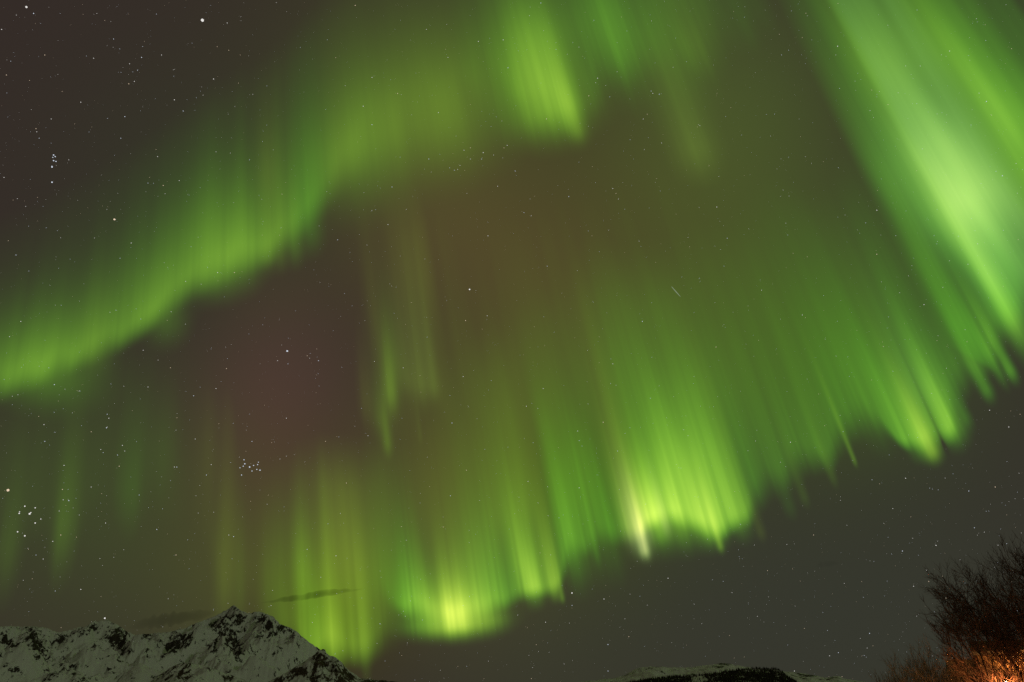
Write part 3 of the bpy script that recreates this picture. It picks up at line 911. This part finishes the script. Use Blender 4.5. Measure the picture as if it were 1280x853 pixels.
def bare_tree(name, label, group, loc, height, stems, lean, seed, twigs=7, bark=BARK, twigm=TWIG, rad=.10):
    rg = random.Random(seed)
    root = empty(name, loc)
    tag(root, label, 'tree', group)
    tk, cr = Tubes(), Tubes()
    for s_ in range(stems):
        a = 2 * math.pi * s_ / stems + rg.uniform(-.5, .5)
        d = Vector((math.cos(a) * .21 + lean[0], math.sin(a) * .21 + lean[1], 1)).normalized()
        L0 = height * rg.uniform(.72, .95)
        main = wander(rg, Vector((math.cos(a) * .12, math.sin(a) * .12, -.1)), d, L0, 12, .25, .06)
        tk.add(main, rad * rg.uniform(.7, 1.1), .018, 7)
        for b_ in range(14):
            i = rg.choice((4, 5, 6, 6, 7, 7, 8, 8, 9, 9, 10, 10, 11, 11, 12))
            p, dd = main[i], (main[i] - main[i - 1]).normalized()
            L1 = L0 * rg.uniform(.20, .44) * (1.15 - .5 * i / 12)
            br = wander(rg, p, side_dir(rg, dd, rg.uniform(.45, .95)), L1, 7, .5, .10)
            cr.add(br, .030 * (1.3 - .7 * i / 12), .008, 4)
            for c_ in range(8):
                j = rg.randrange(1, 8)
                p2, d2 = br[j], (br[j] - br[j - 1]).normalized()
                L2 = L1 * rg.uniform(.28, .6)
                tw = wander(rg, p2, side_dir(rg, d2, rg.uniform(.35, .9)), L2, 5, .35, .12)
                cr.add(tw, .012, .005, 3)
                for e_ in range(twigs):
                    q = rg.randrange(1, 6)
                    d3 = (tw[q] - tw[q - 1]).normalized()
                    cr.add(wander(rg, tw[q], side_dir(rg, d3, rg.uniform(.3, .8)), L2 * rg.uniform(.25, .6), 3, .3, .12), .0058, .003, 3)
    mesh_obj('trunk', tk.V, tk.F, bark, root)
    mesh_obj('crown', cr.V, cr.F, twigm, root)
    return root


def shrub(name, label, group, loc, height, width, n, seed, mat):
    rg = random.Random(seed)
    root = empty(name, loc)
    tag(root, label, 'shrub', group)
    st, cr = Tubes(), Tubes()
    for k in range(n):
        a = rg.uniform(0, 2 * math.pi)
        r = width * rg.random() ** .6
        p = Vector((math.cos(a) * r * .5, math.sin(a) * r * .5, -.05))
        d = Vector((math.cos(a) * .35 * r, math.sin(a) * .35 * r, 1)).normalized()
        h = height * rg.uniform(.55, 1.0) * (1.1 - .35 * r / width)
        m_ = wander(rg, p, d, h, 7, .2, .06)
        st.add(m_, .014, .005, 4)
        for c_ in range(9):
            i = rg.randrange(2, 8)
            d2 = (m_[i] - m_[i - 1]).normalized()
            b = wander(rg, m_[i], side_dir(rg, d2, rg.uniform(.25, .7)), h * rg.uniform(.12, .3), 4, .4, .1)
            cr.add(b, .010, .005, 3)
            for e_ in range(4):
                j = rg.randrange(1, 5)
                d3 = (b[j] - b[j - 1]).normalized()
                cr.add(wander(rg, b[j], side_dir(rg, d3, rg.uniform(.3, .7)), h * rg.uniform(.05, .14), 3, .3, .1), .006, .003, 3)
    mesh_obj('stem', st.V, st.F, mat, root)
    mesh_obj('twigs', cr.V, cr.F, mat, root)
    return root


def base_at(x, y, dist):
    p = at(x, y, dist)
    return Vector((p.x, p.y, 0.0))


# the house: local x to the right, local y away from the photographer
HD = 62.0
hc = at(1236, 853, HD)
haz = math.atan2(hc.x, hc.y)
WALLM = plain_mat('ochre_boards', (.42, .27, .13), .8, .25, 1.2, .2, .2)
ROOFM = plain_mat('dark_roof_tiles', (.055, .045, .042), .85, .4, 2.5, .2, .4)
TRIM = plain_mat('pale_trim', (.55, .45, .32), .7, .1, 2, .3)
GLASS = plain_mat('dark_window_glass', (.02, .022, .025), .1, .1, 1, .5)
METAL = plain_mat('dark_metal', (.05, .05, .052), .5, .2, 8, .5)


class Boxes:
    def __init__(self):
        self.bm = bmesh.new()

    def box(self, x0, x1, y0, y1, z0, z1):
        vs = [self.bm.verts.new(p) for p in ((x0, y0, z0), (x1, y0, z0), (x1, y1, z0), (x0, y1, z0), (x0, y0, z1), (x1, y0, z1), (x1, y1, z1), (x0, y1, z1))]
        for f in ((3, 2, 1, 0), (4, 5, 6, 7), (0, 1, 5, 4), (1, 2, 6, 5), (2, 3, 7, 6), (3, 0, 4, 7)):
            self.bm.faces.new([vs[i] for i in f])

    def prism(self, prof, x0, x1):
        """a (y, z) outline swept along x"""
        n = len(prof)
        a = [self.bm.verts.new((x0, y, z)) for y, z in prof]
        b = [self.bm.verts.new((x1, y, z)) for y, z in prof]
        self.bm.faces.new(a)
        self.bm.faces.new(b[::-1])
        for i in range(n):
            self.bm.faces.new((a[i], b[i], b[(i + 1) % n], a[(i + 1) % n])[::-1])

    def build(self, name, m, parent):
        bmesh.ops.recalc_face_normals(self.bm, faces=self.bm.faces)
        me = bpy.data.meshes.new(name)
        self.bm.to_mesh(me)
        self.bm.free()
        me.materials.append(m)
        o = bpy.data.objects.new(name, me)
        o.parent = parent
        col.objects.link(o)
        return o


def lx(x):
    """local x of a photo column on the plane of the front wall"""
    p = at(x, 853, HD)
    return HD * math.tan(math.atan2(p.x, p.y) - haz)


def lz(x, y):
    d = ray(x, y)
    h = math.hypot(d.x, d.y)
    return EYE.z + d.z / h * HD / math.cos(math.atan2(d.x, d.y) - haz)


house = empty('house', (hc.x, hc.y, 0), -haz)
tag(house, 'lamp-lit ochre wooden house with dark roof behind the bare trees', 'house')
X0, X1, X2 = lx(1194), lx(1231), lx(1300)
E1, E2 = lz(1214, 842), lz(1256, 818)
w = Boxes()
w.box(X0, X1 - .003, .3, 6.0, -.1, E1)
w.box(X1, X2, 0, 8.0, -.1, E2)
for zz in np.arange(.3, E2, .22):                                  # board battens
    w.box(X1 + .05, X2 - .05, -.015, -.002, zz, zz + .03)
w.build('wall', WALLM, house)
r = Boxes()
r.prism([(-.25, E1 + .02), (3.2, E1 + .85), (6.4, E1 + .02), (6.4, E1 + .16), (3.2, E1 + 1.02), (-.25, E1 + .18)], X0 - .35, X1 - .02)
r.prism([(-.45, E2 + .02), (4.0, E2 + .9), (8.4, E2 + .02), (8.4, E2 + .20), (4.0, E2 + 1.12), (-.45, E2 + .22)], X1 - .3, X2 + .35)
r.build('roof', ROOFM, house)
f = Boxes()
f.box(X0 - .35, X1 - .33, -.29, -.255, E1 - .02, E1 + .17)
f.box(X1 - .3, X2 + .35, -.49, -.455, E2 - .03, E2 + .21)
f.build('eaves_board', TRIM, house)
for (xa, xb, za, zb) in ((1246, 1256, 1.4, 2.7), (1268, 1278, 1.4, 2.7)):
    fr = Boxes()
    a_, b_ = lx(xa), lx(xb)
    fr.box(a_ - .08, b_ + .08, -.05, -.018, za - .08, za)
    fr.box(a_ - .08, b_ + .08, -.05, -.018, zb, zb + .08)
    fr.box(a_ - .08, a_, -.05, -.018, za, zb)
    fr.box(b_, b_ + .08, -.05, -.018, za, zb)
    fr.box((a_ + b_) / 2 - .025, (a_ + b_) / 2 + .025, -.048, -.018, za, zb)
    wn = fr.build('window', TRIM, house)
    pn = Boxes()
    pn.box(a_, b_, -.03, -.017, za, zb)
    pn.build('pane', GLASS, wn)
WARM = (1.0, .42, .13)


def lamp_light(name, loc, power, parent, rgb=WARM, size=.06):
    d = bpy.data.lights.new(name, 'POINT')
    d.energy = power
    d.color = rgb
    d.shadow_soft_size = size
    o = bpy.data.objects.new(name, d)
    o.location = loc
    o.parent = parent
    col.objects.link(o)
    return o


def lathe(name, prof, m, parent, loc=(0, 0, 0), seg=14):
    V, F = [], []
    for (rr, z) in prof:
        for j in range(seg):
            a = 2 * math.pi * j / seg
            V.append((loc[0] + rr * math.cos(a), loc[1] + rr * math.sin(a), loc[2] + z))
    for i in range(len(prof) - 1):
        for j in range(seg):
            F.append((i * seg + j, i * seg + (j + 1) % seg, (i + 1) * seg + (j + 1) % seg, (i + 1) * seg + j))
    F.append(tuple(range(seg - 1, -1, -1)))
    F.append(tuple(range((len(prof) - 1) * seg, len(prof) * seg)))
    return mesh_obj(name, V, F, m, parent, smooth=True)


BULB = emit_mat('lamp_glow', (1, .72, .36), 9.0, False)
# wall lamp under the right eaves, fixed to the house
zl = lz(1277.5, 822)
wl_ = lathe('wall_lamp', [(.05, -.25), (.05, 0), (.11, .02), (.16, .06), (.03, .13)], METAL, house, (lx(1277.5), -.56, zl))
lathe('bulb', [(.01, -.12), (.06, -.09), (.075, -.04), (.05, .02)], BULB, wl_, (lx(1277.5), -.56, zl - .18))
lamp_light('wall_lamp_light', (lx(1277.5), -.66, zl - .30), 330, house)
# yard lamp on a post in front of the house
yp = at(1257, 851.3, 40.5)
yard = empty('yard_lamp', (yp.x, yp.y, 0))
tag(yard, 'post lamp with a bright white bulb glowing among branches before the house', 'lamp')
zt = yp.z
lathe('post', [(.09, 0), (.05, .12), (.035, .3), (.03, zt - .16)], METAL, yard)
lathe('lamp_shade', [(.16, -.02), (.15, .01), (.06, .06), (.02, .09)], METAL, yard, (0, 0, zt))
lathe('bulb', [(.012, -.11), (.028, -.09), (.034, -.05), (.02, .0), (.012, .05)], emit_mat('yard_lamp_glow', (1, .85, .7), 2.5, False), yard, (0, 0, zt))
lamp_light('yard_lamp_light', (0, 0, zt - .12), 330, yard)

# bare trees
TG = 'bare trees at the lower right'
T = [  # top x, top y, distance, stems, lean, seed, label
    (1196, 762, 42, 4, 'small leftmost bare tree of the dark clump, leaning over the pale brush'),
    (1220, 722, 43, 4, 'bare dark tree second from the left in the clump, in front of the low wing'),
    (1248, 688, 45, 4, 'tall bare dark tree rising over the middle of the clump'),
    (1284, 698, 44, 4, 'tallest bare dark tree, cut by the right edge of the picture'),
    (1240, 742, 46, 3, 'short bare tree low in the middle of the clump, behind the taller ones'),
    (1322, 704, 40, 4, 'bare dark tree mostly outside the right edge of the picture'),
]
for k, (tx, ty, dd, st, lab) in enumerate(T):
    top = at(tx, ty, dd)
    hgt = top.z
    rgt = Vector((top.y, -top.x, 0)).normalized()
    ln = rgt * -.20
    b = Vector((top.x, top.y, 0)) + rgt * (hgt * .20)
    bare_tree('bare_tree', lab, TG, b, hgt * 1.05, st + 1, (ln.x, ln.y), 100 + k, 9)
SG = 'lamp-lit brush below the trees'
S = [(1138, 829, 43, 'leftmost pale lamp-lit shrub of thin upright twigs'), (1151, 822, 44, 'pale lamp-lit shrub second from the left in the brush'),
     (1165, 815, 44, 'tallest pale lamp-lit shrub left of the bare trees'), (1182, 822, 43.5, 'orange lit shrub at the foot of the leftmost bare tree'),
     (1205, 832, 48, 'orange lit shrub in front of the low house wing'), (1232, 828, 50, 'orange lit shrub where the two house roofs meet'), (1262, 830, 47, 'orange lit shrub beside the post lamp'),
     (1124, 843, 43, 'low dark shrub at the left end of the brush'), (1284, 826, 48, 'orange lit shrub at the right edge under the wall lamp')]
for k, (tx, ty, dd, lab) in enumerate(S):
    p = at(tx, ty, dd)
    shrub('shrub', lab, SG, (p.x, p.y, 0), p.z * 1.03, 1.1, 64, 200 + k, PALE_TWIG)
